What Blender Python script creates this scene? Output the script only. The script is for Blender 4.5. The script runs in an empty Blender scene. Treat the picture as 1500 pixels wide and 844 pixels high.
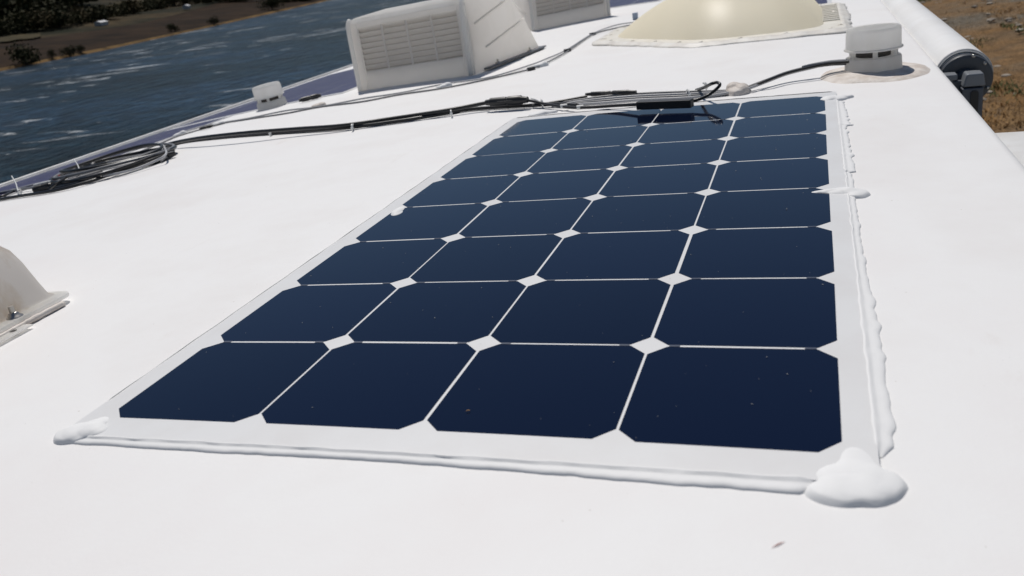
import bpy, bmesh, math, random
from mathutils import Vector, Matrix, noise
random.seed(7)
SC = bpy.context.scene
COL = SC.collection
RAD = math.radians

# ------------------------------------------------------------------ camera
F_PX = 1258.816
CAM = Vector((0.495854, -0.421692, 0.274647))
RX = Vector((0.9415181, 0.3067405, -0.1394774))      # camera right
RY = Vector((-0.0114486, -0.3845670, -0.9230261))    # camera down
RZ = Vector((-0.3367679, 0.8706426, -0.3585650))     # camera forward
cd = bpy.data.cameras.new('camera')
cam = bpy.data.objects.new('camera', cd)
COL.objects.link(cam)
m = Matrix((RX, -RY, -RZ)).transposed().to_4x4()
m.translation = CAM
cam.matrix_world = m
cd.sensor_width = 36.0
cd.lens = 36.0 * F_PX / 1500.0
cd.clip_start = 0.02
cd.clip_end = 9000
cd.dof.use_dof = True
cd.dof.focus_distance = 0.95
cd.dof.aperture_fstop = 13
SC.camera = cam

# ------------------------------------------------------------------ light
SUN_TO = Vector((-0.27, 0.50, 1.0)).normalized()
SUN_EL = math.asin(SUN_TO.z)
W = bpy.data.worlds.new('World')
SC.world = W
W.use_nodes = True
nt = W.node_tree
bg = nt.nodes['Background']
sky = nt.nodes.new('ShaderNodeTexSky')
sky.sky_type = 'NISHITA'
sky.sun_disc = False
sky.sun_elevation = SUN_EL
sky.sun_rotation = math.atan2(SUN_TO.x, SUN_TO.y)
sky.air_density = 1.0
sky.dust_density = 0.1
sky.ozone_density = 3.0
nt.links.new(sky.outputs[0], bg.inputs[0])
bg.inputs[1].default_value = 0.06
sd = bpy.data.lights.new('sun', 'SUN')
sd.energy = 4.6
sd.angle = RAD(0.53)
sd.color = (1.0, 0.955, 0.90)
sun = bpy.data.objects.new('sun', sd)
COL.objects.link(sun)
sun.rotation_euler = SUN_TO.to_track_quat('Z', 'Y').to_euler()
SC.view_settings.view_transform = 'Standard'
SC.view_settings.look = 'None'
SC.view_settings.gamma = 1
SC.cycles.max_bounces = 16
SC.cycles.diffuse_bounces = 8
SC.cycles.transmission_bounces = 12
SC.view_settings.exposure = -0.42

# ------------------------------------------------------------------ helpers
def zroof(x):
    u = x - 0.254
    z = -0.022 * u * u
    if u < -0.6:
        z -= 0.025 * (-u - 0.6) ** 1.5
    return z

def slope(x):
    return (zroof(x + .005) - zroof(x - .005)) / .01

def ray(px, py):
    return RX * ((px - 750) / F_PX) + RY * ((py - 422) / F_PX) + RZ

def on_z(px, py, z):
    d = ray(px, py)
    return CAM + d * ((z - CAM.z) / d.z)

def T(px, py, dz=0.0):
    """roof point seen at photo position, lifted dz off the roof (lift is vertical)"""
    d = ray(px, py)
    f = lambda t: (CAM + d * t).z - zroof((CAM + d * t).x)
    t = 0.1
    while f(t) > 0 and t < 9:
        t += 0.01
    lo, hi = t - .01, t
    for _ in range(30):
        mid = (lo + hi) / 2
        if f(mid) > 0: lo = mid
        else: hi = mid
    p = CAM + d * lo
    return Vector((p.x, p.y, zroof(p.x) + dz))

def L(px, py, h):
    """point at height h above the roof on the sight line through the photo position"""
    d = ray(px, py)
    f = lambda t: (CAM + d * t).z - zroof((CAM + d * t).x) - h
    t = 0.1
    while f(t) > 0 and t < 9:
        t += 0.01
    lo, hi = t - .01, t
    for _ in range(30):
        mid = (lo + hi) / 2
        if f(mid) > 0: lo = mid
        else: hi = mid
    return CAM + d * lo

def tag(o, label=None, cat=None, group=None, kind=None):
    if label: o['label'] = label
    if cat: o['category'] = cat
    if group: o['group'] = group
    if kind: o['kind'] = kind
    return o

def thing(name, label, cat, loc=(0, 0, 0), rz=0, group=None):
    o = bpy.data.objects.new(name, None)
    COL.objects.link(o)
    o.location = loc
    o.rotation_euler = (0, 0, rz)
    o.empty_display_size = .05
    return tag(o, label, cat, group)

def link_bm(name, bm, mat, parent=None, smooth=False, bevel=0, angle=35, recalc=True):
    if recalc:
        bmesh.ops.recalc_face_normals(bm, faces=bm.faces[:])
    me = bpy.data.meshes.new(name)
    bm.to_mesh(me)
    bm.free()
    me.materials.append(mat)
    if smooth:
        for p in me.polygons: p.use_smooth = True
        if smooth == 'auto':
            me.set_sharp_from_angle(angle=RAD(angle))
    o = bpy.data.objects.new(name, me)
    COL.objects.link(o)
    if parent: o.parent = parent
    if bevel:
        b = o.modifiers.new('bevel', 'BEVEL')
        b.width = bevel; b.segments = 3; b.limit_method = 'ANGLE'; b.angle_limit = RAD(30)
    return o

def add_box(bm, c, s, rot=None):
    r = bmesh.ops.create_cube(bm, size=1)
    M = Matrix.Translation(Vector(c)) @ (rot.to_4x4() if rot else Matrix.Identity(4)) @ Matrix.Diagonal((*s, 1))
    bmesh.ops.transform(bm, matrix=M, verts=r['verts'])
    return r['verts']

def catmull(pts, n=8):
    P = [Vector(p) for p in pts]
    if len(P) < 3:
        return [P[0].lerp(P[-1], i / n) for i in range(n + 1)]
    Q = [P[0] * 2 - P[1]] + P + [P[-1] * 2 - P[-2]]
    out = []
    for i in range(1, len(Q) - 2):
        a, b, c, d = Q[i - 1:i + 3]
        for k in range(n):
            t = k / n
            out.append(.5 * ((2 * b) + (c - a) * t + (2 * a - 5 * b + 4 * c - d) * t * t + (3 * b - a - 3 * c + d) * t ** 3))
    out.append(P[-1])
    return out

def add_tube(bm, pts, r, seg=8, closed=False):
    """r may be a number or function of 0..1"""
    n = len(pts)
    rf = r if callable(r) else (lambda t: r)
    rings = []
    up = Vector((0, 0, 1))
    prev = None
    for i, p in enumerate(pts):
        if closed:
            tg = pts[(i + 1) % n] - pts[i - 1]
        else:
            tg = pts[min(i + 1, n - 1)] - pts[max(i - 1, 0)]
        tg.normalize()
        if prev is None:
            a = tg.cross(up)
            if a.length < 1e-3: a = tg.cross(Vector((1, 0, 0)))
            a.normalize()
        else:
            a = prev - tg * prev.dot(tg); a.normalize()
        prev = a
        b = tg.cross(a)
        rr = rf(i / (n - 1))
        rings.append([bm.verts.new(p + (a * math.cos(2 * math.pi * k / seg) + b * math.sin(2 * math.pi * k / seg)) * rr) for k in range(seg)])
    for i in range(n if closed else n - 1):
        A, B = rings[i], rings[(i + 1) % n]
        for k in range(seg):
            bm.faces.new((A[k], A[(k + 1) % seg], B[(k + 1) % seg], B[k]))
    if not closed:
        bm.faces.new(rings[0][::-1]); bm.faces.new(rings[-1])

def add_lathe(bm, prof, seg=40, M=None, closed=False):
    """prof: list of (r, z) revolved about z"""
    rings = []
    for r, z in prof:
        if r < 1e-6:
            rings.append([bm.verts.new((0, 0, z))])
        else:
            rings.append([bm.verts.new((r * math.cos(2 * math.pi * k / seg), r * math.sin(2 * math.pi * k / seg), z)) for k in range(seg)])
    if M:
        for R in rings:
            for v in R: v.co = M @ v.co
    for A, B in zip(rings, rings[1:]):
        for k in range(seg):
            k2 = (k + 1) % seg
            if len(A) == 1 and len(B) == 1: continue
            if len(A) == 1: bm.faces.new((A[0], B[k], B[k2]))
            elif len(B) == 1: bm.faces.new((A[k], A[k2], B[0]))
            else: bm.faces.new((A[k], A[k2], B[k2], B[k]))

def add_prism(bm, poly, z0, z1):
    a = [bm.verts.new((x, y, z0)) for x, y in poly]
    b = [bm.verts.new((x, y, z1)) for x, y in poly]
    n = len(poly)
    bm.faces.new(a[::-1]); bm.faces.new(b)
    for i in range(n):
        bm.faces.new((a[i], a[(i + 1) % n], b[(i + 1) % n], b[i]))

def add_blob(bm, lobes, c, ground=lambda x, y: zroof(x), nr=14, na=64, rough=.12, seed=0, z0=-.0005):
    """lumpy smear of paste; lobes (x, y, rx, ry, h, rot) relative to c"""
    def h(x, y):
        s = 0
        for lx, ly, rx, ry, hh, ro in lobes:
            dx, dy = x - lx, y - ly
            u = (dx * math.cos(ro) + dy * math.sin(ro)) / rx
            v = (-dx * math.sin(ro) + dy * math.cos(ro)) / ry
            q = 1 - u * u - v * v
            if q > 0: s += (hh * q ** .38) ** 3
        return s ** (1 / 3)
    R = []
    for k in range(na):
        a = 2 * math.pi * k / na
        r = 0.0
        while h(r * math.cos(a), r * math.sin(a)) > 0 and r < .3: r += .0005
        r *= 1 + rough * noise.noise((math.cos(a) * 2.2 + seed, math.sin(a) * 2.2, seed * 3.1))
        R.append(max(r, .002))
    R = [(R[k - 1] + 2 * R[k] + R[(k + 1) % na]) / 4 for k in range(na)]
    def P(r, a, edge):
        x, y = r * math.cos(a), r * math.sin(a)
        if edge == 0: z = z0
        else:
            z = max(h(x, y), .0006) * (1 + .22 * noise.noise((x * 45 + seed, y * 45, 1.3))) * edge
        X, Y = c[0] + x, c[1] + y
        return bm.verts.new((X, Y, ground(X, Y) + z))
    ctr = P(0, 0, 1)
    rings = []
    fr = [(i / nr) ** .8 for i in range(1, nr + 1)]
    for i, t in enumerate(fr):
        e = 1 if t < .93 else (0.75 if t < .999 else 0)
        rings.append([P(R[k] * t, 2 * math.pi * k / na, e) for k in range(na)])
    for k in range(na):
        bm.faces.new((ctr, rings[0][k], rings[0][(k + 1) % na]))
    for A, B in zip(rings, rings[1:]):
        for k in range(na):
            bm.faces.new((A[k], B[k], B[(k + 1) % na], A[(k + 1) % na]))

# ------------------------------------------------------------------ materials
def mat(name, col, rough=.5, spec=.5, metal=0, **kw):
    M = bpy.data.materials.new(name)
    M.use_nodes = True
    b = M.node_tree.nodes['Principled BSDF']
    b.inputs['Base Color'].default_value = (*col, 1)
    b.inputs['Roughness'].default_value = rough
    b.inputs['Specular IOR Level'].default_value = spec
    b.inputs['Metallic'].default_value = metal
    for k, v in kw.items():
        b.inputs[k.replace('_', ' ')].default_value = v
    return M

def N(M, t, **kw):
    n = M.node_tree.nodes.new(t)
    for k, v in kw.items():
        if k in n.inputs: n.inputs[k].default_value = v
        else: setattr(n, k, v)
    return n

def LK(M, a, b): M.node_tree.links.new(a, b)

def ramp(M, fac, stops):
    r = N(M, 'ShaderNodeValToRGB')
    while len(r.color_ramp.elements) < len(stops): r.color_ramp.elements.new(.5)
    for e, (p, c) in zip(r.color_ramp.elements, stops):
        e.position = p
        e.color = (*c, 1) if len(c) == 3 else c
    LK(M, fac, r.inputs[0])
    return r

def noise_tex(M, scale, detail=4, rough=.55, stretch=None, rot=0, dist=0, coord='Object'):
    tc = N(M, 'ShaderNodeTexCoord')
    v = tc.outputs[coord]
    if stretch or rot:
        mp = N(M, 'ShaderNodeMapping')
        if stretch: mp.inputs['Scale'].default_value = stretch
        mp.inputs['Rotation'].default_value = (0, 0, rot)
        LK(M, v, mp.inputs[0]); v = mp.outputs[0]
    n = N(M, 'ShaderNodeTexNoise')
    n.inputs['Scale'].default_value = scale
    n.inputs['Detail'].default_value = detail
    n.inputs['Roughness'].default_value = rough
    n.inputs['Distortion'].default_value = dist
    LK(M, v, n.inputs['Vector'])
    return n.outputs['Fac']

def mix(M, fac, a, b, mode='MIX'):
    x = N(M, 'ShaderNodeMix', data_type='RGBA', blend_type=mode)
    if isinstance(fac, (int, float)): x.inputs[0].default_value = fac
    else: LK(M, fac, x.inputs[0])
    for s, i in ((a, 6), (b, 7)):
        if isinstance(s, tuple): x.inputs[i].default_value = (*s, 1)
        else: LK(M, s, x.inputs[i])
    return x.outputs[2]

def bsdf(M): return M.node_tree.nodes['Principled BSDF']

def bump(M, fac, strength, dist):
    b = N(M, 'ShaderNodeBump')
    b.inputs['Strength'].default_value = strength
    b.inputs['Distance'].default_value = dist
    LK(M, fac, b.inputs['Height'])
    LK(M, b.outputs[0], bsdf(M).inputs['Normal'])
    return b

def white_dirty(name, base, dirt, lo, hi, scale, rough=.5, bs=.1, bd=.002, bscale=60, spec=.4, stretch=None):
    M = mat(name, base, rough, spec)
    f = noise_tex(M, scale, 6, .62, stretch)
    r = ramp(M, f, [(lo, dirt), (hi, base)])
    LK(M, r.outputs[0], bsdf(M).inputs['Base Color'])
    if bs: bump(M, noise_tex(M, bscale, 3), bs, bd)
    return M

# roof membrane: white, faint warm stains, scuffs and specks
ROOF = mat('roof_membrane', (.77, .765, .755), .6, .3)
f1 = noise_tex(ROOF, 2.2, 6, .65)
f2 = noise_tex(ROOF, 9, 8, .7, (1, .35, 1), .5, .6)
f3 = noise_tex(ROOF, 240, 2, .5)
c1 = ramp(ROOF, f1, [(.30, (.735, .715, .70)), (.50, (.785, .780, .772)), (.66, (.765, .745, .735))]).outputs[0]
c2 = ramp(ROOF, f2, [(.62, (0, 0, 0)), (.80, (1, 1, 1))]).outputs[0]
c3 = mix(ROOF, c2, c1, (.70, .665, .64))
c4 = ramp(ROOF, f3, [(.765, (0, 0, 0)), (.80, (1, 1, 1))]).outputs[0]
c5 = mix(ROOF, c4, c3, (.5, .47, .43))
LK(ROOF, c5, bsdf(ROOF).inputs['Base Color'])
fb = N(ROOF, 'ShaderNodeMath', operation='ADD')
LK(ROOF, noise_tex(ROOF, 320, 2), fb.inputs[0]); LK(ROOF, noise_tex(ROOF, 14, 3), fb.inputs[1])
bump(ROOF, fb.outputs[0], .12, .001)

SHEET = white_dirty('panel_backsheet', (.715, .715, .71), (.68, .67, .66), .3, .6, 14, .38, .05, .0005, 300, .5)
PASTE = mat('white_sealant', (.77, .77, .765), .6, .35)
bump(PASTE, noise_tex(PASTE, 90, 4), .12, .003)
OLDPASTE = white_dirty('aged_sealant', (.68, .63, .58), (.50, .43, .37), .3, .6, 40, .6, .4, .004, 120)
CELL = mat('solar_cell', (.003, .006, .017), .06, .45)
cf = noise_tex(CELL, 900, 2, .6)
bump(CELL, cf, .02, .0002)
_oi = N(CELL, 'ShaderNodeObjectInfo')
LK(CELL, ramp(CELL, _oi.outputs['Random'], [(0, (.0025, .0050, .0165)), (1, (.0034, .0066, .0220))]).outputs[0], bsdf(CELL).inputs['Base Color'])
bsdf(CELL).inputs['Specular Tint'].default_value = (.42, .68, 1, 1)
CELLE = mat('cell_tab', (.05, .06, .09), .4)
CELLP = mat('violet_solar_cell', (.035, .026, .085), .35, .25)
VENT = white_dirty('vent_plastic', (.84, .84, .83), (.68, .66, .62), .35, .62, 22, .42, .08, .001, 200, .5, (1, 1, .25))
SHROUD = white_dirty('shroud_plastic', (.84, .83, .815), (.74, .72, .69), .3, .62, 9, .38, .06, .001, 120, .5)
bsdf(SHROUD).inputs['Subsurface Weight'].default_value = .0
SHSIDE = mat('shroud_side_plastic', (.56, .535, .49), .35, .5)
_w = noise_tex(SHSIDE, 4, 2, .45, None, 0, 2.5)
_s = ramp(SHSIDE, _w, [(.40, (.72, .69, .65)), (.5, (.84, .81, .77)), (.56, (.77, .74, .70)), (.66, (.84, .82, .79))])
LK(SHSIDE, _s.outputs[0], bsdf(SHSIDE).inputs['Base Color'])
DARK = mat('dark_inside', (.05, .045, .04), .8)
SLAT = mat('louvre_plastic', (.82, .80, .77), .45)
DOME = mat('yellowed_acrylic', (.85, .80, .68), .40, .6)
_d = noise_tex(DOME, 4, 5, .6)
_dr = ramp(DOME, _d, [(.35, (.86, .82, .70)), (.65, (.90, .87, .77))])
LK(DOME, _dr.outputs[0], bsdf(DOME).inputs['Base Color'])
bsdf(DOME).inputs['Subsurface Weight'].default_value = .35
bsdf(DOME).inputs['Subsurface Radius'].default_value = (.08, .06, .03)
DOMEF = white_dirty('skylight_flange', (.80, .77, .69), (.70, .66, .57), .35, .65, 20, .45, .15, .002, 90)
BLACK = mat('black_rubber', (.012, .012, .013), .38, .5)
GREYC = mat('grey_cable', (.20, .20, .205), .42)
PALEC = mat('pale_cable', (.42, .42, .43), .45)
TIE = mat('white_nylon', (.75, .75, .73), .4)
RED = mat('red_plastic', (.30, .03, .03), .4)
STEEL = mat('steel', (.45, .43, .40), .35, .5, .9)
LBLK = mat('black_plastic', (.015, .015, .016), .45)
FABR = white_dirty('awning_fabric', (.76, .76, .755), (.70, .69, .675), .35, .6, 5, .55, .1, .001, 60)
CAP = mat('dark_grey_plastic', (.06, .065, .075), .42)
BRKT = mat('grey_metal', (.20, .215, .235), .42, .5, .2)
BRKD = mat('slate_metal', (.10, .11, .13), .45, .5, .2)
TRIM = white_dirty('white_trim', (.72, .72, .71), (.6, .58, .55), .3, .6, 12, .45, .05, .001, 90)
WALL = mat('white_siding', (.7, .7, .69), .35)
BLUEP = mat('pale_blue_plastic', (.30, .36, .46), .4)
LABELW = mat('white_label', (.7, .7, .68), .5)

HOOD = mat('hood_plastic', (.66, .64, .62), .3, .5)
hf = ramp(HOOD, noise_tex(HOOD, 16, 5, .65, (1, 1, .5)), [(.36, (.36, .26, .16)), (.48, (.64, .62, .60))])
LK(HOOD, hf.outputs[0], bsdf(HOOD).inputs['Base Color'])
def translucent(M, amount, tint):
    """thin plastic shell: part of the sunlight passes through it"""
    b = bsdf(M)
    out = [n for n in M.node_tree.nodes if n.type == 'OUTPUT_MATERIAL'][0]
    tr = N(M, 'ShaderNodeBsdfTranslucent')
    tr.inputs[0].default_value = (*tint, 1)
    mx = N(M, 'ShaderNodeMixShader')
    mx.inputs[0].default_value = amount
    LK(M, b.outputs[0], mx.inputs[1]); LK(M, tr.outputs[0], mx.inputs[2]); LK(M, mx.outputs[0], out.inputs[0])
translucent(DOME, .80, (1.0, .975, .90))
bsdf(DOME).inputs['Subsurface Weight'].default_value = 0
translucent(VENT, .68, (.96, .955, .94))
translucent(SHROUD, .68, (.97, .955, .93))
translucent(SHSIDE, .68, (.97, .94, .90))
translucent(SLAT, .68, (.97, .955, .93))
translucent(HOOD, .55, (.97, .94, .91))
# ------------------------------------------------------------------ setting
WZ, GZ = -7.4, -3.35
# far shoreline on the water sheet
shore_px = [(-260, 158), (-120, 130), (0, 105), (160, 73), (306, 41), (426, 14), (500, -3)]
SH = [on_z(x, y, WZ) for x, y in shore_px]
d_end = (SH[-1] - SH[-2]).normalized()
SH = [SH[0] + (SH[0] - SH[1]).normalized() * 900] + SH + [SH[-1] + d_end * 500, SH[-1] + d_end * 2600]

WATER = mat('river_water', (.012, .03, .05), .42, .07)
w1 = noise_tex(WATER, .55, 5, .6, (1, .35, 1), RAD(38))
w2 = noise_tex(WATER, 2.6, 4, .6, (1, .5, 1), RAD(30))
wa = N(WATER, 'ShaderNodeMath', operation='MULTIPLY_ADD'); wa.inputs[1].default_value = .3
LK(WATER, w2, wa.inputs[0]); LK(WATER, w1, wa.inputs[2])
bump(WATER, wa.outputs[0], 1.0, 3.0)
SHDIR = math.atan2(d_end.y, d_end.x)
wc = noise_tex(WATER, .42, 6, .66, (.20, 1.0, 1), -SHDIR + RAD(8), .7)
wc2 = noise_tex(WATER, .05, 3, .5)
wm = N(WATER, 'ShaderNodeMath', operation='MULTIPLY_ADD'); wm.inputs[1].default_value = .5
LK(WATER, wc2, wm.inputs[0]); LK(WATER, wc, wm.inputs[2])
foam = ramp(WATER, wm.outputs[0], [(.86, (0, 0, 0)), (.90, (1, 1, 1))]).outputs[0]
wt = ramp(WATER, noise_tex(WATER, .09, 4, .6, (.25, 1, 1), -SHDIR), [(.36, (.007, .015, .018)), (.52, (.010, .028, .044)), (.66, (.018, .045, .080))]).outputs[0]
wr = ramp(WATER, noise_tex(WATER, 1.1, 5, .75, (.3, 1, 1), -SHDIR + RAD(6), .4), [(.38, (.28,) * 3), (.5, (.9,) * 3), (.64, (2.2,) * 3)]).outputs[0]  # light and dark sides of the ripples, painted into the water colour
wt = mix(WATER, 1.0, wt, wr, 'MULTIPLY')
LK(WATER, mix(WATER, foam, wt, (.55, .58, .6)), bsdf(WATER).inputs['Base Color'])
LK(WATER, ramp(WATER, foam, [(0, (.3,) * 3), (1, (.8,) * 3)]).outputs[0], bsdf(WATER).inputs['Roughness'])
bm = bmesh.new()
vs = [bm.verts.new(v) for v in [(-2500, -1500, WZ), (300, -1500, WZ), (300, 4000, WZ), (-2500, 4000, WZ)]]
bm.faces.new(vs)
river = link_bm('river', bm, WATER)
tag(river, kind='structure')

# near ground: dry grass field right of and under the trailer, a bank falling to the river
GRASS = mat('dry_ground', (.16, .11, .07), .9, .1)
g1 = noise_tex(GRASS, .35, 6, .65)
g2 = noise_tex(GRASS, 2.5, 7, .7)
g3 = noise_tex(GRASS, 14, 4, .7)
ga = ramp(GRASS, g1, [(.36, (.20, .17, .13)), (.5, (.24, .16, .09)), (.64, (.27, .155, .065))]).outputs[0]
gb = ramp(GRASS, g2, [(.3, (.45, .43, .4)), (.5, (.95, .95, .95)), (.72, (1.25, 1.2, 1.1))]).outputs[0]
gc = mix(GRASS, 1.0, ga, gb, 'MULTIPLY')
gd = ramp(GRASS, g3, [(.35, (.6, .6, .6)), (.65, (1.25, 1.25, 1.25))]).outputs[0]
LK(GRASS, mix(GRASS, 1.0, gc, gd, 'MULTIPLY'), bsdf(GRASS).inputs['Base Color'])
bump(GRASS, g3, .8, .15)
def ground_z(x, y):
    if x < -9: z = GZ - min((-9 - x) * .42, 6.5)
    else: z = GZ
    z += .12 * noise.noise((x * .25, y * .25, 0)) + (.5 * noise.noise((x * .03, y * .03, 3)) if x > 5 else 0)
    return z
bm = bmesh.new()
xs = [-30, -24, -18, -13, -10, -8, -5, -2, 0, 2, 4, 6, 8] + [8 + i * 1.5 for i in range(1, 30)] + [60, 80, 120, 200, 400, 900, 2500]
ys = [-1500, -400, -100, -40, -15] + [-8 + i * 1.5 for i in range(44)] + [65, 80, 120, 200, 400, 1000, 3500]
G = [[bm.verts.new((x, y, ground_z(x, y))) for x in xs] for y in ys]
for j in range(len(ys) - 1):
    for i in range(len(xs) - 1):
        bm.faces.new((G[j][i], G[j][i + 1], G[j + 1][i + 1], G[j + 1][i]))
tag(link_bm('ground', bm, GRASS, smooth=True), kind='structure')

# far bank and hillside: bands run parallel to the shore
HILL = mat('far_hillside', (.045, .04, .03), .95, .05)
h1 = noise_tex(HILL, .022, 6, .65)
h2 = noise_tex(HILL, .16, 6, .7)
ha = ramp(HILL, h1, [(.38, (.012, .016, .010)), (.5, (.032, .028, .018)), (.62, (.06, .045, .026))]).outputs[0]
hb = ramp(HILL, h2, [(.3, (.55,) * 3), (.7, (1.35,) * 3)]).outputs[0]
LK(HILL, mix(HILL, 1.0, ha, hb, 'MULTIPLY'), bsdf(HILL).inputs['Base Color'])
SHOREM = mat('dry_shore', (.14, .085, .035), .95, .05)
LK(SHOREM, ramp(SHOREM, noise_tex(SHOREM, .12, 5, .7), [(.36, (.06, .042, .022)), (.55, (.15, .095, .042))]).outputs[0], bsdf(SHOREM).inputs['Base Color'])
TERR = mat('dark_terrace', (.04, .03, .022), .95, .05)
LK(TERR, ramp(TERR, noise_tex(TERR, .07, 6, .7), [(.35, (.014, .010, .007)), (.6, (.036, .023, .014))]).outputs[0], bsdf(TERR).inputs['Base Color'])

def shore_frames():
    out = []
    for i, p in enumerate(SH):
        a = SH[max(i - 1, 0)]; b = SH[min(i + 1, len(SH) - 1)]
        t = (b - a).normalized()
        n = Vector((-t.y, t.x, 0))
        if n.dot(p - CAM) < 0: n = -n
        out.append((p, n, t))
    return out
fine = []
for i in range(len(SH) - 1):
    k = max(2, min(40, int((SH[i + 1] - SH[i]).length / 12)))
    for j in range(k): fine.append(SH[i].lerp(SH[i + 1], j / k))
fine.append(SH[-1]); SH = fine
FR = shore_frames()
def hill_h(d, s):
    pts = [(0, -.6), (3, .5), (10, 1.6), (26, 3.0), (50, 4.6), (80, 7.5), (130, 16), (220, 34), (380, 62), (800, 75)]
    for (a, x), (b, y) in zip(pts, pts[1:]):
        if d <= b:
            return x + (y - x) * (d - a) / (b - a) + min(d, 60) / 60 * 3.0 * noise.noise((d * .03, s * .6, 2))
    return pts[-1][1]
def band(name, ds, M):
    bm = bmesh.new()
    rows = []
    for i, (p, n, t) in enumerate(FR):
        r = []
        for d in ds:
            dd = d + (0 if d not in (ds[0], ds[-1]) else 0)
            wob = 1.6 * noise.noise((p.x * .05, p.y * .05, 0)) if d < 1 else 0
            q = p + n * (dd + wob)
            r.append(bm.verts.new((q.x, q.y, WZ + hill_h(d, i * .35))))
        rows.append(r)
    for A, B in zip(rows, rows[1:]):
        for k in range(len(ds) - 1):
            bm.faces.new((A[k], A[k + 1], B[k + 1], B[k]))
    return tag(link_bm(name, bm, M, smooth=True), kind='structure')
band('shore', [0, 1, 2, 3.2], SHOREM)
band('terrain', [3.2, 6, 12, 18, 26, 34, 42, 50], TERR)
band('hills', [50, 60, 80, 105, 130, 160, 190, 220, 260, 310, 380, 500, 800], HILL)

def far_point(px, py, up=0):
    """walk along the sight line to the far hillside"""
    d = ray(px, py).normalized()
    t = 60.0
    while t < 1500:
        P = CAM + d * t
        best = min(((P - f[0]).to_2d().length, i) for i, f in enumerate(FR))
        p, n, tt = FR[best[1]]
        dist = (P - p).dot(n)
        if dist > 0 and P.z < WZ + hill_h(dist, best[1] * .35) + .2:
            return Vector((P.x, P.y, WZ + hill_h(dist, best[1] * .35)))
        t += 2.0
    return None

# shrubs on the far bank
LEAF = []
for i, c in enumerate([(.034, .034, .014), (.046, .042, .018), (.062, .048, .022)]):
    M = mat('shrub_leaves_' + 'abc'[i], c, .8, .1)
    LK(M, ramp(M, noise_tex(M, 1.2, 3, .6), [(.3, tuple(v * .55 for v in c)), (.7, tuple(v * 1.5 for v in c))]).outputs[0], bsdf(M).inputs['Base Color'])
    LEAF.append(M)
BARK = mat('bark', (.06, .045, .03), .9)
def shrub(name, label, P, h, w, M, seed, group, cat):
    rnd = random.Random(seed)
    t = thing(name, label, cat, P, 0, group)
    bm = bmesh.new()
    clumps = [(rnd.uniform(-.35, .35) * w, rnd.uniform(-.35, .35) * w, rnd.uniform(.3, .75) * h, rnd.uniform(.22, .4) * w) for _ in range(9)]
    for _ in range(900):
        cx, cy, cz, cr = rnd.choice(clumps)
        v = Vector((rnd.gauss(0, 1), rnd.gauss(0, 1), rnd.gauss(0, .8))).normalized() * cr * rnd.uniform(.5, 1.1)
        p = Vector((cx, cy, cz)) + v
        if p.z < .1 * h: p.z = .1 * h
        s = rnd.uniform(.035, .085) * w * .8
        a = Vector((rnd.gauss(0, 1), rnd.gauss(0, 1), rnd.gauss(0, 1))).normalized()
        b = a.orthogonal().normalized(); c = a.cross(b)
        q = [p + b * s, p + c * s * .6, p - b * s, p - c * s * .6]
        bm.faces.new([bm.verts.new(x) for x in q])
    link_bm('crown', bm, M, t, recalc=False)
    bm = bmesh.new()
    for k in range(3):
        a = rnd.uniform(0, 6.28)
        add_tube(bm, catmull([(0, 0, -.3), (math.cos(a) * .08 * w, math.sin(a) * .08 * w, .3 * h), (math.cos(a) * .25 * w, math.sin(a) * .25 * w, .65 * h)], 4), lambda u: .05 * h * (1 - .7 * u), 6)
    link_bm('trunk', bm, BARK, t)
    return t
shore_bushes = [(40, 97, 4.2, 6.0, 'large rounded dark bush overhanging the orange far shoreline at the photo\'s left edge'),
                (77, 86, 2.4, 1.8, 'narrow upright dark bush on the far shoreline, second from the left'),
                (103, 83, 2.6, 3.0, 'small dark bush on the far shoreline, third from the left'),
                (118, 76, 1.6, 2.2, 'low olive bush on the far shoreline between the small dark bush and open orange bank'),
                (256, 46, 2.2, 3.0, 'dark bush on the dark bank just above the middle of the orange far shoreline'),
                (313, 35, 2.4, 3.0, 'dark bush on the far bank above the white whitecapped middle of the river'),
                (399, 14, 5.0, 6.5, 'tall dark bush at the right end of the visible far shoreline')]
for i, (x, y, h, w, lab) in enumerate(shore_bushes):
    P = far_point(x, y) or on_z(x, y, WZ + 1)
    shrub('shore_bush', lab, P, h, w, LEAF[0 if i != 3 else 1], 40 + i, 'bushes along the far shoreline', 'bush')
tree_row = [(5, 51), (30, 47), (54, 43), (74, 39), (95, 36), (115, 33), (135, 30), (156, 27), (250, 6), (256, 8), (175, 23), (195, 20), (215, 16), (235, 13), (272, 8), (292, 6), (312, 4), (332, 3), (352, 2), (420, 3), (405, 6), (445, 1), (8, 32), (30, 26), (58, 19), (88, 11), (120, 5), (40, 9), (72, 3), (14, 14)]
for i, (x, y) in enumerate(tree_row):
    P = far_point(x, y)
    if P is None: continue
    big = i in (8, 9)
    shrub('hillside_tree', 'dark rounded tree in the shrubby band across the river, seen small above the far bank' if not big else 'larger of the dark trees standing up on the far hillside above the tan field',
          P, 7 if big else (3.2 + (i * 37 % 3) if i < 22 else 9), 8 if big else (8 + (i * 23 % 5) if i < 22 else 22), LEAF[i % 3 if not big and i < 22 else 0], 90 + i, 'dark trees on the hillside across the river', 'tree')
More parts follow.
